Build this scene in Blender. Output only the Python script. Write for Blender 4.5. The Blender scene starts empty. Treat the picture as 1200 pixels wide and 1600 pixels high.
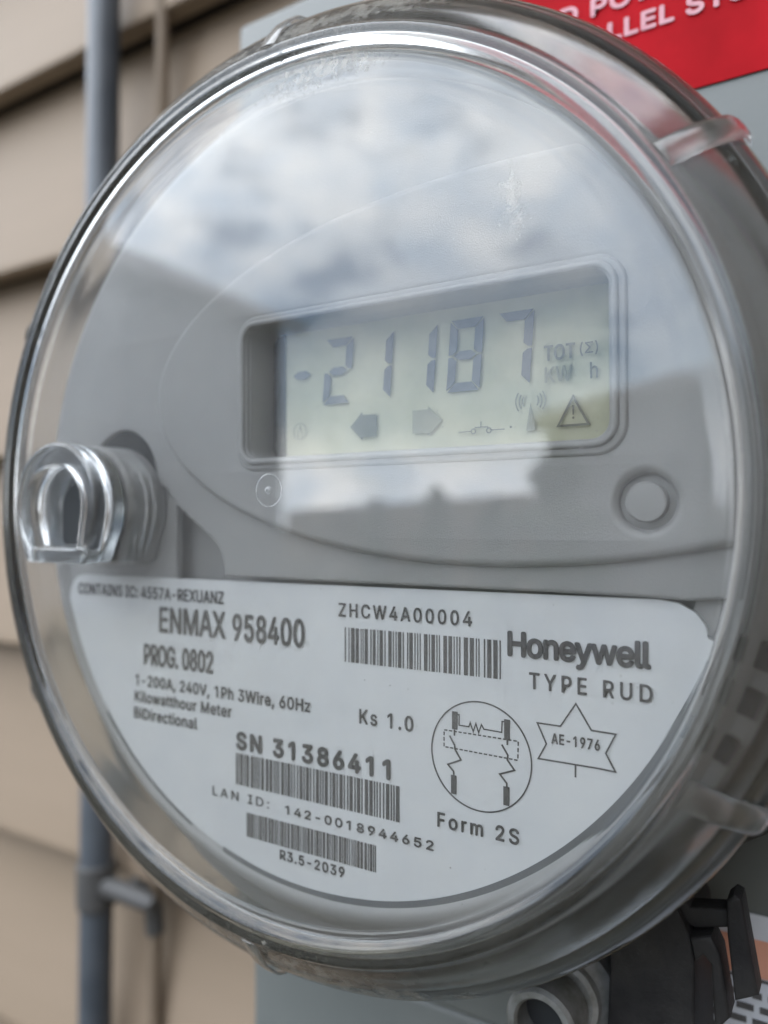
import bpy, bmesh, math, random
from mathutils import Matrix, Vector, noise
random.seed(7)
PI = math.pi
U = 0.073            # one design unit in metres: radius of the flat front of the meter cover
sc = bpy.context.scene
C = sc.collection

# ------------------------------------------------------------------ camera
cam_d = bpy.data.cameras.new('camera')
cam = bpy.data.objects.new('camera', cam_d)
C.objects.link(cam)
sc.camera = cam
R_ = ((0.849850616, 0.007806066, 0.526965840), (0.527021127, -0.009491912, -0.849799173), (-0.001631675, 0.999924482, -0.012180669))
m = Matrix(R_).to_4x4()
m.translation = Vector((1.179146, -1.408469, -0.063094)) * U
cam.matrix_world = m
cam_d.sensor_fit = 'VERTICAL'
cam_d.sensor_height = 36
cam_d.lens = 1209.94 / 1600 * 36
cam_d.clip_start = 0.005
cam_d.clip_end = 1000
cam_d.dof.use_dof = True
cam_d.dof.focus_distance = 1.66 * U
cam_d.dof.aperture_fstop = 10.5
cam_d.dof.aperture_blades = 0

# ------------------------------------------------------------------ sky, sun, exposure
SUN_EL, SUN_AZ = math.radians(48), math.radians(12)      # behind the house wall
w = bpy.data.worlds.new('World')
sc.world = w
w.use_nodes = True
nt = w.node_tree
nt.nodes.clear()
def N(nt, t, **k):
    n = nt.nodes.new(t)
    for a, b in k.items():
        if a.startswith('i_'):
            key = a[2:].replace('_', ' ')
            n.inputs[key if not key.isdigit() else int(key)].default_value = b
        else:
            setattr(n, a, b)
    return n
out = N(nt, 'ShaderNodeOutputWorld')
bg = N(nt, 'ShaderNodeBackground', i_Strength=0.1)
sky = N(nt, 'ShaderNodeTexSky', sky_type='NISHITA', sun_disc=False, sun_elevation=SUN_EL, sun_rotation=SUN_AZ)
tc = N(nt, 'ShaderNodeTexCoord')
mp = N(nt, 'ShaderNodeMapping')
mp.inputs['Scale'].default_value = (1, 1, 1.7)
mp.inputs['Location'].default_value = (3.1, 1.3, 0.4)
n1 = N(nt, 'ShaderNodeTexNoise', i_Scale=7.6, i_Detail=8.0, i_Roughness=0.60, i_Distortion=0.3)
n2 = N(nt, 'ShaderNodeTexNoise', i_Scale=11.0, i_Detail=5.0, i_Roughness=0.58)
cr = N(nt, 'ShaderNodeValToRGB')
cr.color_ramp.elements[0].position = 0.24
cr.color_ramp.elements[1].position = 0.46
cc = N(nt, 'ShaderNodeValToRGB')
cc.color_ramp.elements[0].position = 0.34
cc.color_ramp.elements[0].color = (17.5, 20.5, 24.5, 1)
cc.color_ramp.elements[1].position = 0.66
cc.color_ramp.elements[1].color = (35.0, 34.6, 34.0, 1)
mx = N(nt, 'ShaderNodeMix', data_type='RGBA')
lk = nt.links.new
lk(tc.outputs['Generated'], mp.inputs[0])
lk(mp.outputs[0], n1.inputs['Vector'])
lk(mp.outputs[0], n2.inputs['Vector'])
lk(n1.outputs[0], cr.inputs[0])
lk(n2.outputs[0], cc.inputs[0])
# clearer band of sky above the horizon haze, as in the reflection on the cover
sx = N(nt, 'ShaderNodeSeparateXYZ')
band = N(nt, 'ShaderNodeValToRGB')
band.color_ramp.elements[0].position, band.color_ramp.elements[0].color = 0.06, (0, 0, 0, 1)
band.color_ramp.elements[1].position, band.color_ramp.elements[1].color = 0.42, (0, 0, 0, 1)
for p_ in (0.13, 0.25):
    band.color_ramp.elements.new(p_).color = (1, 1, 1, 1)
sb = N(nt, 'ShaderNodeMath', operation='MULTIPLY_ADD', use_clamp=True)
sb.inputs[1].default_value = -0.70
lk(tc.outputs['Generated'], sx.inputs[0])
lk(sx.outputs['Z'], band.inputs[0])
lk(band.outputs[0], sb.inputs[0])
lk(cr.outputs[0], sb.inputs[2])
hs = N(nt, 'ShaderNodeHueSaturation', i_Saturation=1.25, i_Value=1.5)
lk(sky.outputs[0], hs.inputs['Color'])
lk(sb.outputs[0], mx.inputs['Factor'])
lk(hs.outputs[0], mx.inputs['A'])
lk(cc.outputs[0], mx.inputs['B'])
lk(mx.outputs['Result'], bg.inputs[0])
lk(bg.outputs[0], out.inputs[0])

sun_d = bpy.data.lights.new('sun', 'SUN')
sun = bpy.data.objects.new('sun', sun_d)
C.objects.link(sun)
sun_d.energy = 1.2
sun_d.angle = math.radians(10)
sun_d.color = (1.0, 0.95, 0.88)
sd = Vector((math.sin(SUN_AZ) * math.cos(SUN_EL), math.cos(SUN_AZ) * math.cos(SUN_EL), math.sin(SUN_EL)))
sun.rotation_euler = sd.to_track_quat('Z', 'Y').to_euler()
sun.location = (0, 3, 6)

sc.view_settings.view_transform = 'Standard'
sc.view_settings.look = 'None'
sc.view_settings.exposure = 1.02
sc.view_settings.gamma = 1
sc.render.engine = 'CYCLES'
sc.cycles.max_bounces = 24
sc.cycles.transmission_bounces = 20
sc.cycles.glossy_bounces = 8
sc.cycles.diffuse_bounces = 4
sc.cycles.transparent_max_bounces = 16
sc.cycles.use_denoising = True
sc.cycles.denoising_prefilter = 'ACCURATE'
sc.cycles.sample_clamp_indirect = 12
sc.cycles.caustics_reflective = True
sc.cycles.caustics_refractive = True

# ------------------------------------------------------------------ materials
def material(name, col, rough=0.5, var=0.0, vscale=20, bump=0.0, bscale=300, metal=0.0, spec=0.5, col2=None, lo=0.35, hi=0.65, stretch=None, coat=0.0):
    """Principled with noise-driven colour variation (col..col2) and fine relief; scales are per metre."""
    m = bpy.data.materials.new(name)
    m.use_nodes = True
    t = m.node_tree
    b = t.nodes['Principled BSDF']
    b.inputs['Base Color'].default_value = (*col, 1)
    b.inputs['Roughness'].default_value = rough
    b.inputs['Metallic'].default_value = metal
    b.inputs['Specular IOR Level'].default_value = spec
    b.inputs['Coat Weight'].default_value = coat
    b.inputs['Coat Roughness'].default_value = 0.03
    tc = N(t, 'ShaderNodeTexCoord')
    src = tc.outputs['Object']
    if stretch:
        mp = N(t, 'ShaderNodeMapping')
        mp.inputs['Scale'].default_value = stretch
        t.links.new(src, mp.inputs[0])
        src = mp.outputs[0]
    if col2:
        n = N(t, 'ShaderNodeTexNoise', i_Scale=vscale, i_Detail=6.0, i_Roughness=0.6)
        r = N(t, 'ShaderNodeValToRGB')
        r.color_ramp.elements[0].position = lo
        r.color_ramp.elements[1].position = hi
        r.color_ramp.elements[0].color = (*col, 1)
        r.color_ramp.elements[1].color = (*col2, 1)
        t.links.new(src, n.inputs['Vector'])
        t.links.new(n.outputs[0], r.inputs[0])
        t.links.new(r.outputs[0], b.inputs['Base Color'])
        if var:
            mr = N(t, 'ShaderNodeMapRange')
            mr.inputs['To Min'].default_value = max(0, rough - var)
            mr.inputs['To Max'].default_value = min(1, rough + var)
            t.links.new(n.outputs[0], mr.inputs['Value'])
            t.links.new(mr.outputs[0], b.inputs['Roughness'])
    if bump:
        n = N(t, 'ShaderNodeTexNoise', i_Scale=bscale, i_Detail=3.0)
        bp = N(t, 'ShaderNodeBump', i_Strength=bump, i_Distance=0.0002)
        t.links.new(src, n.inputs['Vector'])
        t.links.new(n.outputs[0], bp.inputs['Height'])
        t.links.new(bp.outputs[0], b.inputs['Normal'])
    return m

M_plate = material('grey_moulded_plastic', (0.280, 0.284, 0.289), 0.42, 0.05, 60, 0.28, 4200, col2=(0.305, 0.307, 0.309))
M_body = material('pale_grey_body_plastic', (0.29, 0.295, 0.30), 0.45, 0.05, 40, 0.1, 3000, col2=(0.32, 0.322, 0.322))
M_label = material('white_label_film', (0.61, 0.635, 0.665), 0.38, 0.04, 90, 0.06, 2500, col2=(0.65, 0.67, 0.69))
M_print = material('black_print', (0.045, 0.045, 0.05), 0.5, col2=(0.075, 0.075, 0.08), vscale=1500)
M_groove = material('dark_groove', (0.10, 0.11, 0.125), 0.6, col2=(0.13, 0.14, 0.15))
M_hole = material('dark_recess_plastic_and_shade', (0.018, 0.021, 0.024), 0.6, spec=0.2, col2=(0.032, 0.035, 0.038))
M_screw = material('bare_steel_screw', (0.5, 0.5, 0.48), 0.3, metal=1.0, col2=(0.4, 0.4, 0.38))
M_box = material('painted_grey_steel', (0.088, 0.100, 0.100), 0.45, 0.08, 25, 0.15, 900, col2=(0.104, 0.115, 0.114))
M_red = material('red_sticker_vinyl', (0.27, 0.003, 0.007), 0.6, 0.05, 45, spec=0.06, col2=(0.37, 0.006, 0.012))
M_redtxt = material('pale_pink_sticker_print', (0.52, 0.27, 0.31), 0.5, col2=(0.46, 0.19, 0.23), vscale=300)
M_siding = material('tan_vinyl_siding', (0.205, 0.158, 0.114), 0.6, 0.05, 6, 0.25, 260, spec=0.3, col2=(0.235, 0.182, 0.135), stretch=(0.25, 1, 2.0))
M_sheath = material('house_sheathing', (0.06, 0.05, 0.045), 0.8, col2=(0.08, 0.07, 0.06))
M_pipe = material('blue_grey_conduit', (0.04, 0.05, 0.065), 0.35, 0.1, 25, 0.2, 300, col2=(0.07, 0.082, 0.10))
M_fit = material('dark_conduit_fitting', (0.035, 0.035, 0.038), 0.6, col2=(0.06, 0.06, 0.06))
M_pipeshade = material('taupe_painted_shade', (0.145, 0.112, 0.083), 0.6, spec=0.2, col2=(0.17, 0.135, 0.10))
M_zinc = material('weathered_zinc', (0.26, 0.275, 0.285), 0.5, 0.12, 160, 0.6, 900, metal=0.35, col2=(0.10, 0.105, 0.095))
M_black = material('black_clip_plastic', (0.010, 0.010, 0.012), 0.6, 0.1, 60, 0.5, 1500, spec=0.22, col2=(0.03, 0.03, 0.03))
M_lab2 = material('pale_paper_label', (0.42, 0.45, 0.52), 0.5, col2=(0.50, 0.53, 0.58), vscale=80)
M_orange = material('salmon_label_band', (0.50, 0.24, 0.17), 0.5, col2=(0.56, 0.28, 0.20), vscale=80)
M_house1 = material('neighbour_siding_grey', (0.17, 0.17, 0.18), 0.8, col2=(0.20, 0.20, 0.205), vscale=1)
M_roof = material('neighbour_roof_shingle', (0.07, 0.065, 0.065), 0.9, col2=(0.11, 0.10, 0.10), vscale=3)
M_fence = material('weathered_fence_wood', (0.16, 0.13, 0.10), 0.85, col2=(0.22, 0.18, 0.14), vscale=4)
M_ground = material('dry_lawn_and_gravel', (0.07, 0.068, 0.05), 0.95, 0, 1.5, 1.0, 30, col2=(0.11, 0.10, 0.08))
M_lcdback = material('lcd_reflector_green', (0.40, 0.405, 0.290), 0.6, 0.0, 70, spec=0.15, col2=(0.50, 0.50, 0.38))
M_lcdink = None

def glass_mat(name, tint=(1, 1, 1), rough=0.0, ior=1.49, dust=0.04, dustcol=(0.62, 0.61, 0.58), marks=(), scale=360, absorb=0.0):
    m = bpy.data.materials.new(name)
    m.use_nodes = True
    t = m.node_tree
    L = t.links.new
    o = t.nodes['Material Output']
    b = t.nodes['Principled BSDF']
    b.inputs['Base Color'].default_value = (*tint, 1)
    b.inputs['Roughness'].default_value = rough
    b.inputs['IOR'].default_value = ior
    b.inputs['Transmission Weight'].default_value = 1
    if absorb:
        va = N(t, 'ShaderNodeVolumeAbsorption', i_Density=absorb)
        va.inputs['Color'].default_value = (0.50, 0.53, 0.54, 1)
        L(va.outputs[0], o.inputs['Volume'])
    if not dust:
        return m
    d = N(t, 'ShaderNodeBsdfDiffuse')
    d.inputs[0].default_value = (*dustcol, 1)
    mxs = N(t, 'ShaderNodeMixShader')
    tc = N(t, 'ShaderNodeTexCoord')
    g = N(t, 'ShaderNodeTexNoise', i_Scale=26.0, i_Detail=7.0, i_Roughness=0.62)      # broad film of dust
    r = N(t, 'ShaderNodeMapRange')
    r.inputs['From Min'].default_value = 0.40
    r.inputs['From Max'].default_value = 0.72
    r.inputs['To Min'].default_value = 0.004
    r.inputs['To Max'].default_value = dust
    L(tc.outputs['Object'], g.inputs['Vector'])
    L(g.outputs[0], r.inputs['Value'])
    v = N(t, 'ShaderNodeTexVoronoi', i_Scale=scale, i_Randomness=1.0)             # specks
    L(tc.outputs['Object'], v.inputs['Vector'])
    r2 = N(t, 'ShaderNodeMapRange')
    r2.inputs['From Min'].default_value = 0.055
    r2.inputs['From Max'].default_value = 0.03
    r2.inputs['To Max'].default_value = 0.45
    L(v.outputs['Distance'], r2.inputs['Value'])
    gate = N(t, 'ShaderNodeTexNoise', i_Scale=60.0, i_Detail=2.0)
    r3 = N(t, 'ShaderNodeMapRange')
    r3.inputs['From Min'].default_value = 0.47
    r3.inputs['From Max'].default_value = 0.62
    L(tc.outputs['Object'], gate.inputs['Vector'])
    L(gate.outputs[0], r3.inputs['Value'])
    mul = N(t, 'ShaderNodeMath', operation='MULTIPLY')
    L(r2.outputs[0], mul.inputs[0])
    L(r3.outputs[0], mul.inputs[1])
    add = N(t, 'ShaderNodeMath', operation='ADD')
    L(r.outputs[0], add.inputs[0])
    L(mul.outputs[0], add.inputs[1])
    last = add.outputs[0]
    for (cx, cy, cz, rx, rz, amt, freq) in marks:                                  # dried smears at given places
        mp = N(t, 'ShaderNodeMapping', vector_type='POINT')
        mp.inputs['Location'].default_value = (-cx / rx, 0, -cz / rz)
        mp.inputs['Scale'].default_value = (1 / rx, 0, 1 / rz)
        ln = N(t, 'ShaderNodeVectorMath', operation='LENGTH')
        nn = N(t, 'ShaderNodeTexNoise', i_Scale=freq, i_Detail=4.0, i_Roughness=0.7)
        L(tc.outputs['Object'], mp.inputs[0])
        L(tc.outputs['Object'], nn.inputs['Vector'])
        L(mp.outputs[0], ln.inputs[0])
        s = N(t, 'ShaderNodeMath', operation='ADD')
        L(ln.outputs['Value'], s.inputs[0])
        q = N(t, 'ShaderNodeMapRange')
        q.inputs['From Min'].default_value = 0.35
        q.inputs['From Max'].default_value = 0.75
        q.inputs['To Min'].default_value = 1.3
        q.inputs['To Max'].default_value = -0.9
        L(nn.outputs[0], q.inputs['Value'])
        L(q.outputs[0], s.inputs[1])
        z = N(t, 'ShaderNodeMapRange')
        z.inputs['From Min'].default_value = 1.0
        z.inputs['From Max'].default_value = 0.7
        z.inputs['To Max'].default_value = amt
        L(s.outputs[0], z.inputs['Value'])
        a2 = N(t, 'ShaderNodeMath', operation='ADD')
        L(last, a2.inputs[0])
        L(z.outputs[0], a2.inputs[1])
        last = a2.outputs[0]
    L(last, mxs.inputs[0])
    L(b.outputs[0], mxs.inputs[1])
    L(d.outputs[0], mxs.inputs[2])
    L(mxs.outputs[0], o.inputs['Surface'])
    return m

M_cover = glass_mat('clear_polycarbonate', (0.99, 0.995, 0.99), absorb=45.0, marks=(
    (0.6005 * U, 0, 0.5562 * U, 0.028 * U, 0.075 * U, 0.22, 700),
    (0.16 * U, 0, 0.965 * U, 0.25 * U, 0.035 * U, 0.35, 900),
    (0.899 * U, 0, 0.50 * U, 0.010 * U, 0.030 * U, 0.8, 300),
    (-0.10 * U, 0, -1.13 * U, 0.75 * U, 0.05 * U, 0.35, 260)))
M_clear = glass_mat('clear_moulded_boss', (0.84, 0.85, 0.86), rough=0.17, dust=0.16, dustcol=(0.35, 0.36, 0.38), absorb=90.0)
M_rib = glass_mat('clear_moulded_rib', (0.88, 0.885, 0.885), rough=0.16, dust=0.07, dustcol=(0.4, 0.4, 0.38), absorb=60.0)
M_rim = glass_mat('clear_polycarbonate_rim', (0.84, 0.85, 0.855), rough=0.13, dust=0.07, scale=900, marks=((0, 0, -1.12 * U, 1.0 * U, 0.07 * U, 0.30, 420), (0.2 * U, 0, 1.08 * U, 0.7 * U, 0.05 * U, 0.22, 500)), dustcol=(0.35, 0.34, 0.31), absorb=95.0)
M_lip = glass_mat('dusty_cover_edge', (0.95, 0.95, 0.92), rough=0.12, dust=0.55, dustcol=(0.40, 0.37, 0.27), absorb=45.0)

M_lcdink = material('lcd_segment_ink', (0.11, 0.12, 0.14), 0.5, col2=(0.18, 0.19, 0.20), vscale=90, spec=0.15)
M_inkmid = material('lcd_symbol_ink', (0.14, 0.145, 0.125), 0.5, col2=(0.18, 0.185, 0.155), vscale=120, spec=0.15)
M_inkfaint = material('lcd_symbol_ink_faint', (0.22, 0.225, 0.175), 0.5, col2=(0.28, 0.28, 0.215), vscale=120, spec=0.15)

# ------------------------------------------------------------------ helpers
def finish(me, mat, smooth=True, angle=32):
    if mat:
        me.materials.append(mat)
    if smooth:
        me.polygons.foreach_set('use_smooth', [True] * len(me.polygons))
        me.set_sharp_from_angle(angle=math.radians(angle))
    me.update()
    return me
def link(name, me, parent=None):
    o = bpy.data.objects.new(name, me)
    C.objects.link(o)
    if parent:
        o.parent = parent
    return o
def thing(name, label, cat, group=None):
    o = bpy.data.objects.new(name, None)
    o.empty_display_size = 0.02
    C.objects.link(o)
    o['label'] = label
    o['category'] = cat
    if group:
        o['group'] = group
    return o
def pydata(name, V, F, mat, parent=None, smooth=True, angle=32, recalc=True):
    me = bpy.data.meshes.new(name)
    me.from_pydata([(x * U, y * U, z * U) for x, y, z in V], [], F)
    if recalc:
        bm = bmesh.new(); bm.from_mesh(me)
        bmesh.ops.recalc_face_normals(bm, faces=bm.faces)
        bm.to_mesh(me); bm.free()
    finish(me, mat, smooth, angle)
    return link(name, me, parent)
def revolve(name, prof, mat, parent=None, closed=True, seg=240, cx=0, cz=0, angle=25):
    """profile of (radius, y) about the meter axis"""
    V, F, rows = [], [], []
    for r, y in prof:
        if r < 1e-6:
            rows.append([len(V)] * seg); V.append((cx, y, cz))
        else:
            rows.append(list(range(len(V), len(V) + seg)))
            V += [(cx + r * math.cos(2 * PI * k / seg), y, cz + r * math.sin(2 * PI * k / seg)) for k in range(seg)]
    n = len(prof)
    for i in range(n if closed else n - 1):
        a, b = rows[i], rows[(i + 1) % n]
        if a[0] == a[1] and b[0] == b[1]:
            continue
        for k in range(seg):
            q = [a[k], a[(k + 1) % seg], b[(k + 1) % seg], b[k]]
            q2 = []
            for v in q:
                if v not in q2: q2.append(v)
            if len(q2) > 2: F.append(q2)
    return pydata(name, V, F, mat, parent, True, angle)
def tube(name, pts, r, mat, parent=None, seg=24, cap=True):
    """round bar along points"""
    V, F = [], []
    P = [Vector(p) for p in pts]
    rad = r if isinstance(r, (list, tuple)) else [r] * len(P)
    up = None
    for i, p in enumerate(P):
        d = (P[min(i + 1, len(P) - 1)] - P[max(i - 1, 0)]).normalized()
        if up is None:
            up = d.orthogonal().normalized()
        up = (up - d * up.dot(d)).normalized()
        s = d.cross(up)
        for k in range(seg):
            a = 2 * PI * k / seg
            V.append(tuple(p + (up * math.cos(a) + s * math.sin(a)) * rad[i]))
    for i in range(len(P) - 1):
        for k in range(seg):
            F.append([i * seg + k, i * seg + (k + 1) % seg, (i + 1) * seg + (k + 1) % seg, (i + 1) * seg + k])
    if cap:
        F.append(list(range(seg))); F.append(list(range((len(P) - 1) * seg, len(P) * seg)))
    return pydata(name, V, F, mat, parent, True, 40)
def box(name, x0, x1, y0, y1, z0, z1, mat, parent=None, bev=0.0):
    bm = bmesh.new()
    vs = [bm.verts.new((x * U, y * U, z * U)) for x in (x0, x1) for y in (y0, y1) for z in (z0, z1)]
    for f in ((0, 1, 3, 2), (4, 6, 7, 5), (0, 4, 5, 1), (2, 3, 7, 6), (0, 2, 6, 4), (1, 5, 7, 3)):
        bm.faces.new([vs[i] for i in f])
    bmesh.ops.recalc_face_normals(bm, faces=bm.faces)
    if bev:
        bmesh.ops.bevel(bm, geom=list(bm.edges), offset=bev * U, segments=3, affect='EDGES', profile=0.5)
    me = bpy.data.meshes.new(name)
    bm.to_mesh(me); bm.free()
    finish(me, mat)
    return link(name, me, parent)

# flat outlines (print, slabs): 2D curves filled by Blender, turned into meshes together at the end
QUEUE = []
TO_WALL = Matrix(((1, 0, 0, 0), (0, 0, -1, 0), (0, 1, 0, 0), (0, 0, 0, 1)))     # curve XY -> world XZ, curve +Z -> world -Y
def slab(name, loops, yf, yb, mat, parent=None, bevel=0.0, offset=0.0, res=3, tf=None, label=None):
    """loops: outer and hole outlines in plate (x, z); front face at yf, back at yb"""
    cu = bpy.data.curves.new('outline', 'CURVE')
    cu.dimensions = '2D'
    cu.fill_mode = 'BOTH'
    K = 100.0                                                                  # work large for precision
    for lp in loops:
        s = cu.splines.new('POLY')
        s.points.add(len(lp) - 1)
        for i, (x, z) in enumerate(lp):
            s.points[i].co = (x * K, z * K, 0, 1)
        s.use_cyclic_u = True
    th = (yb - yf) * K
    cu.bevel_depth = bevel * K
    cu.bevel_resolution = res
    cu.extrude = max(th / 2 - bevel * K, 0)
    cu.offset = (offset - bevel) * K
    o = bpy.data.objects.new('outline', cu)
    C.objects.link(o)
    QUEUE.append((o, name, yf, yb, mat, parent, K, bevel > 0 or th > 0.02, label))
def flush():
    bpy.context.view_layer.update()
    dg = bpy.context.evaluated_depsgraph_get()
    for o, name, yf, yb, mat, parent, K, solid, label in QUEUE:
        me = bpy.data.meshes.new_from_object(o.evaluated_get(dg))
        me.name = name
        me.transform(Matrix.Translation((0, (yf + yb) / 2 * U, 0)) @ TO_WALL @ Matrix.Scale(U / K, 4))
        me.materials.clear()
        if solid:
            bm = bmesh.new(); bm.from_mesh(me)
            bmesh.ops.remove_doubles(bm, verts=bm.verts, dist=1e-7)
            bmesh.ops.recalc_face_normals(bm, faces=bm.faces)
            bm.to_mesh(me); bm.free()
        finish(me, mat, solid, 35)
        ob = link(name, me, parent)
        if label: ob['label'] = label
        cu = o.data
        bpy.data.objects.remove(o)
        bpy.data.curves.remove(cu)
    QUEUE.clear()
def circle(cx, cz, r, n=64, a0=0.0):
    return [(cx + r * math.cos(a0 + 2 * PI * k / n), cz + r * math.sin(a0 + 2 * PI * k / n)) for k in range(n)]
def rrect(x0, x1, z0, z1, r, n=10):
    P = []
    for cx, cz, a in ((x1 - r, z1 - r, 0), (x0 + r, z1 - r, PI / 2), (x0 + r, z0 + r, PI), (x1 - r, z0 + r, 1.5 * PI)):
        P += [(cx + r * math.cos(a + PI / 2 * k / n), cz + r * math.sin(a + PI / 2 * k / n)) for k in range(n + 1)]
    return P
def stroke(pts, w, closed=False):
    """outline loops of a mitred line of width w"""
    n = len(pts)
    Lf, Rt = [], []
    for i in range(n):
        p = Vector(pts[i])
        a = Vector(pts[i - 1]) if (i or closed) else None
        b = Vector(pts[(i + 1) % n]) if (i < n - 1 or closed) else None
        d1 = (p - a).normalized() if a is not None else (b - p).normalized()
        d2 = (b - p).normalized() if b is not None else d1
        n1 = Vector((-d1.y, d1.x)); n2 = Vector((-d2.y, d2.x))
        m_ = (n1 + n2)
        m_ = m_.normalized() if m_.length > 1e-6 else n1
        k = w / 2 / max(m_.dot(n1), 0.35)
        Lf.append(tuple(p + m_ * k)); Rt.append(tuple(p - m_ * k))
    return [Lf, Rt] if closed else [Lf + Rt[::-1]]

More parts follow.
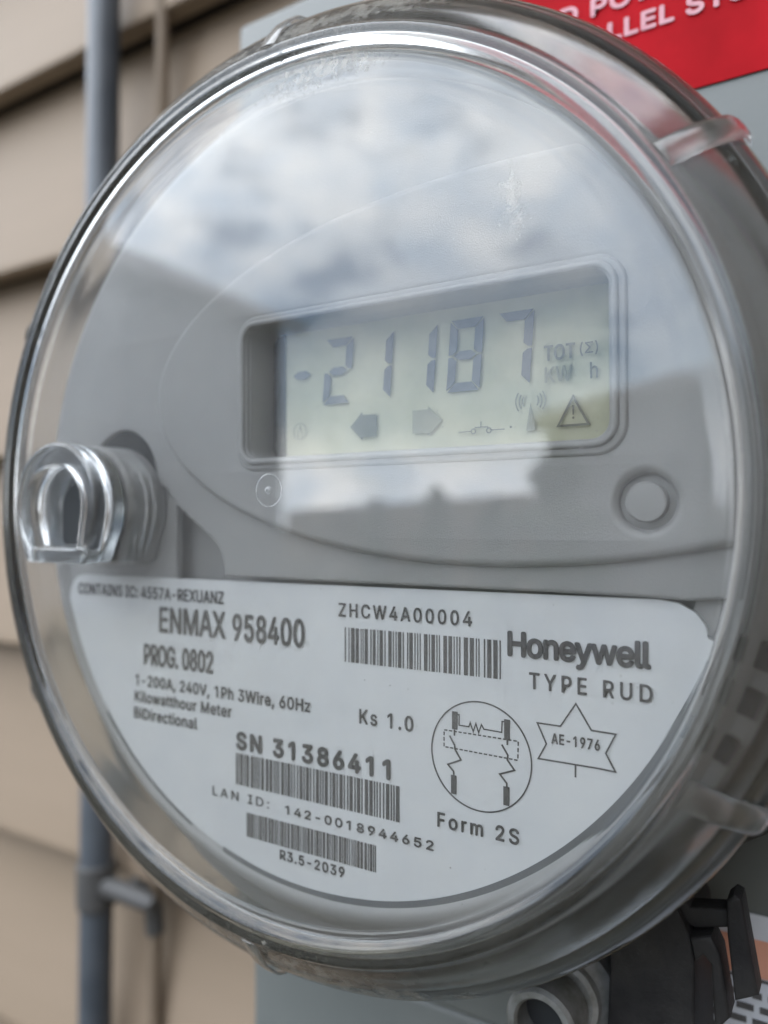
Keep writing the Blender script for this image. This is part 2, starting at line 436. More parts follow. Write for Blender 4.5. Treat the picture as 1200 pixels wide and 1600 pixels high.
GLYPHS = {}
for _l in r'''!	196	67,160 63,509 132,509 128,160|98,-4 81,-1 66,9 56,24 52,41 56,58 66,73 81,83 98,86 116,83 130,73 140,58 143,41 140,24 130,9 116,-1
(	273	89,207 90,235 92,264 96,293 101,324 107,354 114,384 122,413 132,441 142,468 153,494 164,517 177,539 236,539 223,512 212,485 201,457 191,428 182,399 174,370 167,342 161,313 157,285 154,258 152,232 151,207 152,176 155,145 160,115 165,91 172,67 179,42 188,16 198,-10 209,-38 222,-66 236,-96 177,-96 160,-66 145,-36 132,-6 121,24 111,55 103,85 97,116 93,146 90,176
)	273	37,-96 52,-66 64,-37 76,-9 86,18 95,44 102,69 108,93 113,116 118,147 121,177 122,207 121,232 119,258 116,285 112,313 106,342 99,370 91,399 82,428 73,457 62,485 50,512 37,539 97,539 109,517 121,494 131,468 142,441 151,413 159,384 167,354 173,323 178,293 181,264 183,235 184,207 183,176 180,145 176,115 170,84 161,53 152,23 140,-7 127,-37 113,-67 97,-96
,	188	38,-119 68,71 137,71 84,-119
-	453	337,244 337,188 114,188 114,244
.	188	95,-4 78,-1 63,9 53,24 50,41 53,59 63,73 78,83 95,87 113,83 128,73 138,59 141,41 138,24 128,9 113,-1
0	453	227,-7 199,-5 174,1 151,11 130,24 111,41 95,62 80,86 69,113 60,144 53,178 49,214 48,254 49,294 53,330 60,364 69,395 81,422 95,447 112,467 130,484 151,498 174,508 200,514 227,516 254,514 279,508 302,498 323,484 342,467 358,447 372,422 384,395 393,364 400,330 404,294 405,254 404,214 400,178 393,144 384,113 373,86 359,62 342,41 323,24 302,11 279,1 254,-5|227,50 250,52 271,60 290,74 306,92 320,116 330,144 336,168 340,194 343,223 344,254 343,285 340,314 336,341 330,365 320,393 306,416 290,435 271,449 250,457 227,460 203,457 182,449 163,435 147,416 134,393 123,365 117,341 113,314 110,285 109,254 110,223 113,194 117,168 123,144 134,116 147,92 163,74 182,60 203,52
1	453	76,0 76,55 391,55 391,0|276,509 276,0 212,0 212,448 209,448 86,358 86,427 198,509
2	453	64,0 64,47 234,229 282,282 294,298 303,312 311,327 318,348 320,371 317,397 308,419 293,436 273,449 258,455 241,458 224,460 205,458 188,454 172,447 153,433 139,413 132,398 128,381 127,362 66,362 68,391 75,418 86,442 102,464 121,482 143,496 168,507 196,513 225,516 254,513 281,507 306,497 328,482 346,465 361,445 372,423 379,398 381,372 380,354 377,336 371,318 363,299 351,280 336,259 267,180 153,60 153,57 389,57 389,0
3	453	218,-7 188,-5 159,1 133,10 108,22 88,38 70,57 57,79 48,104 44,132 109,132 115,107 126,87 144,71 165,59 182,54 200,51 219,50 239,51 258,55 275,61 291,69 304,80 315,93 323,108 328,125 329,145 328,163 323,180 316,196 306,211 292,223 275,234 254,241 229,246 201,248 157,248 157,299 288,448 288,452 70,452 70,509 372,509 372,461 211,278 211,289 247,290 279,286 308,276 333,262 354,244 371,222 383,198 391,173 393,145 390,116 383,90 370,66 354,45 333,27 309,12 281,2 251,-5
4	453	40,105 40,158 247,509 311,509 109,166 109,163 413,163 413,105|282,0 282,121 282,146 282,318 343,318 343,0
5	453	221,-7 192,-5 165,1 140,11 118,25 99,41 83,60 71,82 63,105 60,130 122,130 127,108 138,89 154,73 173,60 196,52 221,50 241,51 259,56 276,64 291,75 304,89 314,104 322,122 326,141 328,162 326,183 321,203 314,221 303,237 290,251 275,262 257,270 238,275 218,277 201,276 184,273 167,268 145,258 128,246 67,253 96,509 366,509 366,452 151,452 134,301 136,301 155,315 178,325 194,330 212,333 229,334 252,332 274,328 294,321 313,311 330,299 345,285 358,269 370,251 379,231 386,210 390,187 391,163 388,132 381,102 369,76 352,52 332,32 309,15 282,3 253,-4
6	453	226,-7 196,-4 168,3 142,15 119,31 100,51 84,74 73,101 66,130 64,162 65,187 71,212 80,239 89,261 102,285 118,311 137,340 252,509 322,509 151,261 145,261 154,275 165,288 179,299 196,307 214,312 235,314 265,312 291,305 316,295 337,280 355,262 370,240 380,215 387,187 389,157 387,127 379,98 368,73 352,50 333,30 310,14 284,3 257,-4|226,48 245,50 263,55 279,63 293,73 304,86 314,101 322,119 326,137 327,157 326,178 322,196 314,213 304,228 293,241 279,251 263,259 245,264 226,265 207,264 190,259 174,252 160,241 148,229 138,214 131,197 126,179 125,158 126,138 131,119 138,102 148,86 160,73 174,63 190,55 207,50
7	453	97,0 323,448 323,452 62,452 62,509 391,509 391,449 165,0
8	453	226,-7 193,-5 163,1 136,11 111,25 91,42 74,62 62,84 54,109 52,135 53,156 58,176 65,195 75,212 87,228 101,241 117,252 134,260 153,265 153,267 129,276 109,289 93,308 80,330 73,354 70,380 73,405 79,429 90,450 106,469 124,485 146,498 170,508 197,514 226,516 255,514 282,508 306,498 328,485 346,469 361,450 373,429 379,405 382,380 379,354 372,330 359,308 343,289 323,276 300,267 300,265 319,260 335,252 351,241 365,228 377,212 387,195 395,176 399,156 401,135 398,109 391,84 378,62 362,42 341,25 317,11 289,1 259,-5|226,49 248,50 267,54 285,60 307,74 323,91 333,113 337,139 335,157 330,173 322,189 312,202 298,213 283,223 265,230 247,234 226,235 206,234 187,230 169,223 154,213 140,202 130,189 122,173 117,157 115,139 119,113 129,91 145,74 167,60 185,54 205,50|226,290 252,292 274,300 293,313 307,330 316,351 319,376 316,399 308,420 294,437 275,449 252,457 226,460 208,459 192,455 177,449 159,437 145,420 136,399 133,376 136,351 145,330 159,313 178,300 201,292
9	453	226,516 256,513 285,506 310,494 333,478 352,458 368,434 380,408 387,378 389,347 387,322 382,296 373,270 363,248 350,224 334,197 315,168 200,0 130,0 301,248 307,248 299,234 287,221 273,210 257,202 238,196 218,195 188,197 161,203 137,214 116,229 98,247 83,269 72,294 66,321 64,352 66,382 73,411 85,436 101,459 120,479 143,494 168,506 196,513|226,460 207,459 190,454 174,446 160,435 148,423 138,407 131,390 127,372 125,352 127,331 131,313 138,295 148,280 160,268 174,257 190,250 207,245 226,243 245,245 263,249 279,257 293,267 305,280 314,295 322,312 326,330 327,350 326,371 322,390 314,407 305,422 293,435 279,446 263,454 245,459
:	188	95,-4 78,-1 63,9 53,24 50,41 53,59 63,73 78,83 95,87 113,83 128,73 138,59 141,41 138,24 128,9 113,-1|95,271 78,274 63,284 53,299 50,316 53,334 63,349 78,359 95,362 113,359 128,349 138,334 141,316 138,299 128,284 113,274
A	480	16,0 201,509 276,509 463,0 395,0 287,302 264,372 232,478 245,478 213,371 191,302 85,0|110,142 110,199 370,199 370,142
B	456	60,0 60,509 241,509 274,507 304,501 329,491 350,477 367,461 381,442 390,421 396,398 398,374 397,353 393,336 387,320 373,301 356,286 336,275 315,267 315,262 331,260 347,254 363,245 378,234 391,220 402,203 411,184 416,161 418,136 416,111 410,88 400,67 386,48 368,31 344,18 317,8 284,2 247,0|125,57 245,57 281,60 309,67 330,80 344,96 353,115 355,137 352,161 342,184 333,197 320,209 306,218 289,225 269,229 248,231 125,231|125,285 238,285 256,287 273,290 288,296 308,309 323,326 333,348 336,372 333,393 326,412 313,429 294,442 270,449 240,452 125,452
C	510	267,-7 235,-5 205,1 177,11 150,25 126,42 104,63 86,88 70,115 57,146 48,179 42,215 40,254 42,293 48,329 57,362 70,393 86,421 104,445 126,466 150,484 177,498 205,508 235,514 267,516 293,514 317,511 340,504 362,496 383,485 402,471 419,456 435,438 448,418 459,397 467,373 473,348 408,348 401,373 389,395 375,413 357,428 337,440 315,449 292,454 267,456 237,453 209,445 184,432 161,414 141,391 125,364 116,340 109,314 105,285 103,254 105,223 109,194 116,168 125,145 141,117 161,94 184,76 210,63 237,56 267,53 292,55 315,60 337,69 357,81 375,96 389,114 401,136 408,160 473,160 467,135 459,112 448,91 435,71 420,53 402,38 383,24 363,13 341,5 317,-2 293,-6
D	502	219,0 96,0 96,57 215,57 244,58 272,63 296,70 318,81 343,99 363,122 379,149 388,172 394,198 398,226 399,255 398,285 394,312 388,337 379,361 364,388 344,410 320,428 299,438 275,446 249,450 221,452 93,452 93,509 225,509 261,507 294,501 325,492 353,478 377,461 399,441 418,418 433,391 446,361 455,329 460,293 462,255 460,217 455,181 446,149 433,119 417,92 398,68 376,48 351,31 322,17 291,8 256,2|125,509 125,0 60,0 60,509
E	419	60,0 60,509 372,509 372,452 125,452 125,286 355,286 355,229 125,229 125,57 375,57 375,0
F	410	60,0 60,509 369,509 369,452 125,452 125,278 346,278 346,221 125,221 125,0
G	520	269,-7 236,-5 205,1 176,11 149,25 125,43 104,64 85,88 69,116 57,146 47,179 42,215 40,254 42,293 47,329 57,362 69,393 85,421 103,445 125,466 149,484 175,498 203,508 233,514 265,516 291,514 316,510 340,504 363,494 384,483 403,469 421,453 436,436 449,416 460,395 468,373 474,349 408,349 399,372 387,393 373,411 356,427 337,439 315,448 300,453 283,455 265,456 236,453 209,445 183,432 160,414 141,392 125,364 116,340 109,314 105,285 103,254 105,223 109,194 116,168 125,145 141,117 161,95 184,76 210,63 238,56 269,53 296,55 322,61 345,71 365,85 382,102 396,123 407,147 413,173 415,202 434,199 283,199 283,256 478,256 478,200 476,170 471,141 463,115 451,91 436,69 419,50 399,33 377,19 352,8 326,0 298,-5
H	517	60,0 60,509 125,509 125,289 392,289 392,509 457,509 457,0 392,0 392,232 125,232 125,0
I	301	31,0 31,57 118,57 118,452 31,452 31,509 269,509 269,452 183,452 183,57 269,57 269,0
K	467	104,145 104,216 139,261 174,303 212,344 364,509 448,509 231,276 228,276|60,0 60,509 125,509 125,334 124,225 125,193 125,0|372,0 188,259 228,309 449,0
L	393	60,0 60,509 125,509 125,57 361,57 361,0
M	628	60,0 60,509 152,509 277,187 287,159 299,123 311,84 322,49 307,49 318,83 330,121 342,158 352,187 476,509 568,509 568,0 504,0 504,291 504,327 505,369 506,413 507,457 513,457 498,409 482,363 467,322 456,291 342,0 286,0 170,291 159,321 145,361 129,408 112,457 119,457 120,416 121,372 122,328 122,291 122,0
N	523	60,0 60,509 136,509 343,183 363,151 388,107 414,55 405,54 401,108 399,157 399,195 399,509 463,509 463,0 387,0 202,290 177,331 148,381 108,452 119,454 122,384 124,328 125,291 125,0
O	533	267,-7 235,-5 205,1 177,11 150,25 126,42 105,63 86,88 70,115 57,146 48,179 42,215 40,254 42,293 48,329 57,362 70,393 86,421 105,445 126,466 150,484 177,498 205,508 235,514 267,516 299,514 329,508 357,498 384,484 408,466 429,445 448,421 464,393 477,362 486,329 491,293 493,254 491,215 486,179 477,146 464,115 448,88 429,63 408,42 384,25 357,11 329,1 299,-5|267,53 296,55 324,63 349,76 372,94 392,116 408,144 418,168 425,194 429,223 430,254 429,286 425,314 418,341 408,365 392,392 372,415 349,433 324,446 296,453 267,456 237,453 210,445 184,433 161,415 142,392 125,364 116,340 109,314 105,285 103,254 105,223 109,194 116,168 125,144 142,117 161,94 184,76 210,63 237,55
P	445	60,0 60,509 235,509 272,506 305,499 332,487 356,471 375,452 390,430 400,404 407,377 409,348 407,318 400,291 390,265 375,243 356,223 332,207 305,195 272,188 235,186 109,186 109,242 233,242 257,244 279,248 297,256 312,266 324,279 333,294 339,310 343,328 344,348 343,367 339,385 333,402 324,416 312,428 297,439 279,446 257,451 232,452 125,452 125,0
R	449	60,0 60,509 236,509 273,506 305,500 333,489 356,473 376,455 390,433 401,408 407,381 409,352 407,323 401,296 390,271 376,250 356,232 333,217 305,206 273,200 236,198 96,198 96,255 234,255 258,256 280,260 298,267 319,281 334,300 340,316 344,333 345,352 344,371 340,389 334,405 325,419 313,430 298,440 279,446 258,451 233,452 125,452 125,0|353,0 230,229 303,229 428,0
S	447	224,-9 188,-7 156,-1 128,9 102,23 81,40 64,60 51,83 42,109 38,137 104,137 108,118 114,102 123,88 136,76 150,66 166,59 185,53 204,50 224,49 246,50 267,54 286,60 303,69 317,79 329,92 338,106 344,122 346,139 342,161 332,179 316,193 296,205 245,222 184,239 154,249 128,260 105,274 86,289 67,313 56,341 52,372 54,400 62,425 75,448 92,468 113,484 138,498 165,508 195,514 227,516 259,514 289,508 316,498 340,484 360,468 377,449 390,427 398,403 401,378 337,378 332,402 320,421 302,437 280,449 254,456 225,459 204,457 185,454 167,448 145,435 129,418 118,398 115,376 119,352 131,334 148,319 169,308 212,293 264,279 312,264 328,256 344,248 359,238 372,226 384,213 395,198 402,180 407,161 408,139 406,112 399,87 386,64 370,43 349,25 323,11 302,2 278,-4 252,-8
T	449	32,452 32,509 417,509 417,452 257,452 257,0 193,0 193,452
U	517	259,-8 230,-7 203,-2 177,5 154,15 126,33 103,55 85,80 71,108 63,140 60,173 60,509 124,509 124,178 126,155 132,133 141,113 153,95 169,80 187,68 208,59 232,53 259,52 285,53 309,59 331,68 349,80 364,95 377,113 385,133 391,155 393,178 393,509 457,509 457,173 454,140 446,108 433,80 414,55 391,33 363,15 340,5 315,-2 288,-7
V	480	204,0 16,509 84,509 192,206 215,137 248,31 235,31 267,138 290,206 395,509 463,509 278,0
W	686	155,0 16,509 82,509 163,196 175,145 187,94 197,40 189,40 200,94 211,145 224,196 306,509 380,509 462,196 474,145 486,94 497,40 488,40 499,94 510,145 523,196 603,509 670,509 530,0 455,0 368,323 351,391 336,475 350,475 335,395 318,323 230,0
X	474	18,0 217,284 217,236 29,509 104,509 178,400 204,361 223,329 243,292 232,292 252,329 272,361 298,400 374,509 446,509 259,239 259,287 456,0 382,0 292,129 268,165 250,195 230,231 244,231 225,196 206,166 182,129 91,0
Y	472	203,0 203,208 16,509 91,509 192,344 222,292 250,230 224,230 251,293 280,344 381,509 455,509 268,208 268,0
Z	438	42,0 42,46 273,385 306,431 341,476 348,454 285,452 223,452 40,452 40,509 397,509 397,462 169,129 134,81 97,33 90,54 152,57 214,57 399,57 399,0
a	389	160,-9 137,-7 115,-3 94,5 76,15 60,29 48,45 38,63 32,84 30,108 32,128 36,146 43,161 58,179 78,193 92,200 108,206 125,211 178,220 234,227 252,230 265,235 273,243 276,255 276,257 273,279 267,297 256,311 240,322 220,329 196,331 171,329 149,322 132,313 118,301 107,288 100,274 41,291 51,313 64,331 79,346 95,358 114,368 133,375 153,380 173,383 194,384 239,379 255,375 271,369 286,360 300,350 312,336 322,320 330,301 335,278 337,251 337,0 277,0 277,52 272,52 252,25 236,12 215,1 199,-4 181,-7|170,45 192,47 211,51 228,59 248,74 263,93 272,115 276,138 276,190 259,182 231,176 200,171 175,168 134,159 117,150 103,139 95,124 92,105 94,87 102,72 114,61 130,52 149,47
c	396	207,-8 174,-5 144,3 117,16 93,35 72,58 56,85 46,108 40,133 36,159 34,187 36,216 40,243 46,268 56,291 72,318 93,341 117,360 144,374 174,382 207,384 226,384 243,381 260,377 284,368 305,356 324,341 340,322 349,308 356,293 362,277 303,262 290,289 270,311 242,325 207,330 184,328 163,321 145,310 130,296 118,278 108,258 102,236 98,212 96,187 98,163 102,139 108,117 118,97 130,80 145,66 163,55 184,49 207,46 243,52 271,66 292,89 304,117 363,102 357,86 350,70 341,56 325,37 306,21 292,12 277,5 261,-1 244,-5 226,-7
e	404	212,-8 177,-5 145,3 117,16 92,35 72,58 56,85 46,108 40,132 35,159 34,187 35,215 39,242 46,267 55,290 71,317 91,340 115,359 142,373 172,382 205,384 226,383 246,380 266,374 285,366 303,355 319,341 334,324 347,305 357,282 365,256 370,227 371,194 371,169 75,169 75,221 338,221 310,202 308,226 304,248 298,269 288,286 277,301 263,314 246,323 227,328 205,330 183,328 164,323 146,313 131,301 119,286 109,270 102,251 97,231 96,211 96,178 98,151 102,127 110,106 121,88 135,73 151,61 169,53 190,48 212,46 234,48 254,53 271,61 285,73 297,88 306,105 365,91 358,72 348,55 335,39 320,26 302,14 283,4 261,-3 237,-7
h	410	114,227 114,0 53,0 53,509 114,509 114,287 102,287 116,319 132,344 152,362 175,374 200,382 227,384 252,383 275,377 295,369 313,356 328,340 341,321 350,298 355,271 357,240 357,0 296,0 296,235 293,263 286,286 273,304 256,318 235,326 210,329 192,328 176,324 161,317 141,303 126,283 119,266 115,248
i	167	53,0 53,379 114,379 114,0|84,443 67,446 54,455 44,468 41,483 44,499 54,512 67,521 84,524 100,521 114,512 123,499 126,483 123,468 114,455 100,446
l	189	139,-2 112,0 91,8 74,20 62,37 55,59 53,84 53,509 114,509 114,99 115,77 120,62 130,54 146,52 160,53 170,54 181,3 162,-1
m	610	53,0 53,379 112,379 112,295 108,295 114,314 122,331 132,346 151,363 172,376 195,384 219,386 245,383 268,375 287,361 303,342 314,320 321,295 312,295 318,312 326,329 337,343 350,356 364,366 381,375 398,381 417,385 437,386 458,385 478,380 497,372 514,361 529,346 541,328 550,307 555,283 557,255 557,0 496,0 496,254 493,279 485,298 473,313 456,323 438,329 419,330 395,328 374,320 358,307 345,290 338,270 335,247 335,0 274,0 274,260 272,280 265,297 253,311 238,322 220,328 199,330 178,328 158,320 140,307 126,289 119,274 115,257 114,238 114,0
n	410	114,227 114,0 53,0 53,379 112,379 112,287 102,287 116,319 132,344 152,362 175,374 200,382 227,384 252,383 275,377 295,369 313,356 328,340 341,321 350,298 355,271 357,240 357,0 296,0 296,235 293,263 286,286 273,304 256,318 235,326 210,329 192,328 176,324 161,317 141,303 126,283 119,266 115,248
o	415	207,-8 174,-5 144,3 117,16 93,35 72,58 56,85 46,108 40,133 36,159 34,187 36,216 40,243 46,268 56,291 72,318 93,341 117,360 144,374 174,382 207,384 241,382 271,374 299,360 323,341 343,318 359,291 369,268 376,243 380,216 381,187 380,159 376,133 369,108 359,85 343,58 323,35 299,16 271,3 241,-5|207,46 231,49 252,55 270,66 285,80 298,97 307,117 314,139 318,163 319,187 318,212 314,236 307,258 298,278 285,296 270,310 252,321 231,328 207,330 184,328 163,321 145,310 130,296 118,278 108,258 102,236 98,212 96,187 98,163 102,139 108,117 118,97 130,80 145,66 163,55 184,49
r	259	53,0 53,379 112,379 112,321 115,321 124,339 137,354 152,367 171,377 191,383 213,385 229,384 243,384 243,322 230,324 207,326 182,323 159,315 140,301 126,284 117,262 114,237 114,0
s	365	182,-8 157,-7 133,-3 112,3 93,12 76,24 62,38 50,54 41,73 36,94 94,107 101,87 111,72 124,60 141,52 160,47 181,45 206,47 227,53 244,62 262,81 268,103 265,121 254,136 237,147 212,155 149,170 118,180 92,192 72,208 58,227 50,249 47,274 49,295 55,314 65,332 79,347 95,360 115,370 137,378 161,383 187,384 212,383 234,379 254,372 271,363 286,352 299,339 309,324 318,308 324,290 268,277 258,298 243,316 228,325 210,331 187,333 166,331 147,326 131,317 114,299 109,277 112,258 124,243 136,235 152,229 172,223 229,209 261,200 287,187 306,171 320,153 328,131 331,107 329,85 323,65 312,47 298,31 281,18 260,6 236,-2 210,-7
t	227	204,379 204,327 6,327 6,379|65,471 126,471 126,98 128,76 136,61 150,53 170,50 185,51 202,54 213,2 192,-3 168,-4 138,-1 113,7 92,21 77,41 68,64 65,93
u	410	182,-5 158,-3 135,2 115,11 97,23 82,39 69,59 60,82 54,109 53,139 53,379 114,379 114,144 116,117 124,94 137,75 154,61 175,53 200,50 218,51 234,55 249,62 268,77 283,97 290,113 295,132 296,153 296,379 357,379 357,0 298,0 298,92 307,92 294,60 277,35 257,17 234,5 209,-3
w	567	138,0 23,379 87,379 133,214 154,137 175,41 165,41 186,135 206,214 252,379 316,379 362,214 382,136 402,41 391,41 413,135 434,214 480,379 545,379 429,0 368,0 319,172 305,225 291,280 277,338 291,338 277,280 263,225 248,172 199,0
y	389	47,-139 61,-86 71,-87 88,-90 104,-89 118,-84 130,-74 141,-58 151,-36 163,-1 17,379 84,379 165,155 187,87 206,21 184,21 202,87 224,155 305,379 371,379 204,-58 196,-77 187,-93 177,-107 159,-124 139,-136 117,-143 91,-145 65,-143
z	380	42,0 42,46 254,320 254,323 48,323 48,379 333,379 333,331 126,60 126,56 339,56 339,0
Σ	477	43,0 43,50 191,205 219,232 245,256 266,276 266,248 245,267 219,291 191,318 55,459 55,509 430,509 430,452 225,452 171,452 125,454 120,466 144,446 172,421 205,388 315,273 315,251 204,134 167,96 135,66 108,43 113,54 164,56 225,57 433,57 433,0'''.strip().split('\n'):
    _c, _a, _s = _l.split('\t')
    GLYPHS[_c] = (float(_a), [[tuple(map(float, q.split(','))) for q in s.split()] for s in _s.split('|')])
def text_loops(s, x0, x1, z, cap, track=0.0, pad=0.0):
    """lettering loops: ink from x0 to x1, baseline z, capital height cap; track in em"""
    pen, L_, lo, hi = 0.0, [], 1e9, -1e9
    for ch in s:
        if ch == ' ':
            pen += 200 + track * 1000; continue
        adv, S = GLYPHS[ch]
        if ch == '1': S = S[1:]
        for sp in S:
            q = [(x + pen, y) for x, y in sp]
            L_.append(q)
            lo = min(lo, min(p[0] for p in q)); hi = max(hi, max(p[0] for p in q))
        pen += adv + track * 1000
    kx = (x1 - x0 - 2 * pad) / (hi - lo); kz = (cap - 2 * pad) / 509.0
    L_ = [[(x0 + pad + (x - lo) * kx, z + pad + y * kz) for x, y in q] for q in L_]
    return [L_, pad]
from mathutils.geometry import tessellate_polygon
def area(q):
    return sum(q[i - 1][0] * q[i][1] - q[i][0] * q[i - 1][1] for i in range(len(q))) / 2
def inside(p, q):
    c = False
    for i in range(len(q)):
        (x1, y1), (x2, y2) = q[i - 1], q[i]
        if (y1 > p[1]) != (y2 > p[1]) and p[0] < (x2 - x1) * (p[1] - y1) / (y2 - y1) + x1:
            c = not c
    return c
def lettering(name, spec, y, mat, parent):
    """printed characters as one flat mesh; bold strokes are built up from shifted copies, each a hair higher"""
    loops, pad = spec
    V, F = [], []
    outer = [q for q in loops if area(q) < 0]
    holes = [q for q in loops if area(q) >= 0]
    shifts = [(0, 0)]
    if pad:
        n_ = 8 if pad > 0.0018 else 6
        shifts += [(pad * math.cos(2 * PI * k / n_), pad * math.sin(2 * PI * k / n_)) for k in range(n_)]
    for k, q in enumerate(outer):
        hs = [h_ for h_ in holes if inside(h_[0], q)]
        pts = [p for lp in [q] + hs for p in lp]
        tris = []
        for t in tessellate_polygon([[Vector((x, z, 0)) for x, z in lp] for lp in [q] + hs]):
            a, b_, c = (pts[i] for i in t)
            cr_ = (b_[0] - a[0]) * (c[1] - a[1]) - (b_[1] - a[1]) * (c[0] - a[0])
            if abs(cr_) > 1e-12:
                tris.append(t if cr_ > 0 else t[::-1])
        for s_, (dx, dz) in enumerate(shifts):
            base = len(V)
            V += [(x + dx, y - (s_ * 2 + k % 2) * 0.00012, z + dz) for x, z in pts]
            F += [[base + i for i in t] for t in tris]
    return pydata(name, V, F, mat, parent, False, recalc=False)

# ------------------------------------------------------------------ the place: ground, house wall, neighbours
g = bpy.data.meshes.new('ground')
g.from_pydata([(-150, -150, -1.5), (150, -150, -1.5), (150, 150, -1.5), (-150, 150, -1.5)], [], [(0, 1, 2, 3)])
finish(g, M_ground, False)
go = link('ground', g); go['kind'] = 'structure'

wall = thing('house_wall', 'beige lap siding wall of the house behind the meter and its grey box', 'wall')
pitch = 1.362
z0 = 1.772 - pitch * 14
prof = [(0.0, -0.10), (0.0, 0.03), (0.03, 0.045), (0.055, 0.04), (1.0 * pitch + 0.03, 0.13), (1.0 * pitch + 0.03, 0.16), (0.08, 0.10), (0.03, 0.075)]
pl_prof = [(0.0, -0.15), (0.012, -0.17), (0.05, -0.17), (pitch + 0.02, 0.055), (pitch + 0.02, 0.075), (0.06, -0.03), (0.0, -0.04)]
V = [(x, 2.12 + y, z) for x in (-75, 75) for z, y in pl_prof]
n = len(pl_prof)
F = [[i, (i + 1) % n, n + (i + 1) % n, n + i] for i in range(n)] + [list(range(n)), list(range(2 * n - 1, n - 1, -1))]
first = pydata('siding_plank', V, F, M_siding, wall, False)
for k in range(40):
    o = first if k == 0 else first.copy()
    if k:
        C.objects.link(o); o.parent = wall
    o.location = (random.uniform(-.004, .004), random.uniform(-.0006, .0006), (z0 + k * pitch) * U)
for k in range(34):                                                # unseen return wall added at right, blocking sky light to darken the meter
    o = first.copy(); C.objects.link(o); o.parent = wall
    o.matrix_local = Matrix.Translation(((9.6 + 2.12) * U, (-75 + 2.0) * U, (z0 + k * pitch) * U)) @ Matrix.Rotation(-PI / 2, 4, 'Z') @ Matrix.Scale(0.27, 4, (1, 0, 0))
    o.location.y = -18 * U
box('sheathing', -75, 75, 2.22, 3.6, -20.5, 37, M_sheath, wall)

def building(label, x0, x1, y0, y1, zw, xr, zr, mat):
    """gabled house, metres relative to the meter; gable faces the meter"""
    t = thing('neighbour_house', label, 'house')
    k = 1 / U
    V = [(x0, y1, -1.5), (x1, y1, -1.5), (x1, y1, zw), (xr, y1, zr), (x0, y1, zw), (x0, y0, -1.5), (x1, y0, -1.5), (x1, y0, zw), (xr, y0, zr), (x0, y0, zw)]
    V = [(a * k, b * k, c * k) for a, b, c in V]
    pydata('wall', V, [(0, 1, 2, 3, 4), (9, 8, 7, 6, 5), (0, 5, 6, 1), (1, 6, 7, 2), (0, 4, 9, 5), (2, 7, 8, 3), (3, 8, 9, 4)], mat, t, False)
    for xe, s in ((x0, -1), (x1, 1)):
        sl = (zr - zw) / abs(xr - xe)
        xo = xe + s * 0.35; zo = zw - sl * 0.35
        A = [(xr, zr + 0.02), (xo, zo + 0.02), (xo, zo + 0.18), (xr, zr + 0.18)]
        V = [(a * k, y * k, c * k) for y in (y1 + 0.35, y0 - 0.35) for a, c in A]
        pydata('roof', V, [(0, 1, 2, 3), (7, 6, 5, 4), (0, 4, 5, 1), (1, 5, 6, 2), (2, 6, 7, 3), (3, 7, 4, 0)], M_roof, t, False)
    for wx in ((x0 * .65 + x1 * .35), (x0 * .3 + x1 * .7)):
        f = box('window', (wx - .6) * k, (wx + .6) * k, (y1 - .02) * k, (y1 + .04) * k, -0.6 * k, 0.8 * k, M_label, t)
        box('pane', (wx - .52) * k, (wx + .52) * k, (y1 + .03) * k, (y1 + .05) * k, -0.52 * k, 0.72 * k, M_hole, f)
building('tall grey gabled house across the yard, mirrored at the left of the meter cover', -19.0, -10.0, -12.2, -8.2, 4.0, -14.5, 6.2, M_house1)
building('low grey gabled house across the yard, mirrored at the right of the meter cover', -2.9, 8.0, -18, -9.0, 1.15, 2.4, 2.3, M_house1)
fence = thing('board_fence', 'weathered wooden board fence standing between the two neighbour houses', 'fence')
fb = box('fence_board', -0.95, 0.95, -0.3, 0.3, -20.5, 0, M_fence, fence)
fb.location = (-2.95, -9.0, 0.36)
fb.rotation_euler = (0, 0, math.atan2(12, 14))
for k in range(1, 128):
    o = fb.copy(); C.objects.link(o); o.parent = fence
    o.location = (-2.95 - 14.05 * k / 128, -9.0 - 12.0 * k / 128, 0.36 + random.uniform(-.012, .012))

# tree and shrubs added by the fence to break up the reflected sky's edges
M_leaf = material('dark_evergreen_foliage', (0.035, 0.055, 0.025), 0.7, col2=(0.07, 0.095, 0.045), vscale=6)
M_bark = material('grey_brown_bark', (0.10, 0.08, 0.06), 0.9, col2=(0.15, 0.12, 0.09), vscale=20)
def plant(name, part, label, cat, x, y, zt, w, n, trunk, group=None):
    t = thing(name, label, cat, group)
    k = 1 / U
    rr = random.Random(int(abs(x * 100)))
    V, F = [], []
    h_ = zt + 1.5
    z_lo = -1.5 + (0.25 * h_ if trunk else 0.0)
    for i in range(n):
        f = rr.random() ** 0.8
        rad = w * (1 - f) ** 0.6 * (0.35 + 0.65 * rr.random()) * (0.75 + 0.35 * math.sin(f * 23 + x))
        a = rr.uniform(0, 2 * PI)
        p = Vector((x + rad * math.cos(a), y + rad * math.sin(a), z_lo + (zt - z_lo) * f))
        s = rr.uniform(0.04, 0.09)
        d1 = Vector((rr.uniform(-1, 1), rr.uniform(-1, 1), rr.uniform(-1, 1))).normalized() * s
        d2 = Vector((rr.uniform(-1, 1), rr.uniform(-1, 1), rr.uniform(-1, 1))).normalized() * s
        base_ = len(V)
        V += [tuple((p + q) * k) for q in (-d1, d2, d1, -d2)]
        F.append([base_, base_ + 1, base_ + 2, base_ + 3])
    pydata(part, V, F, M_leaf, t, False, recalc=False)
    tube('trunk', [(x * k, y * k, -20.6), (x * k + 1, y * k, (-1.5 + h_ * .5) * k), (x * k, y * k, (zt - .1 * h_) * k)], [1.1 if trunk else .4, 0.7 if trunk else .3, 0.15], M_bark, t, 10)
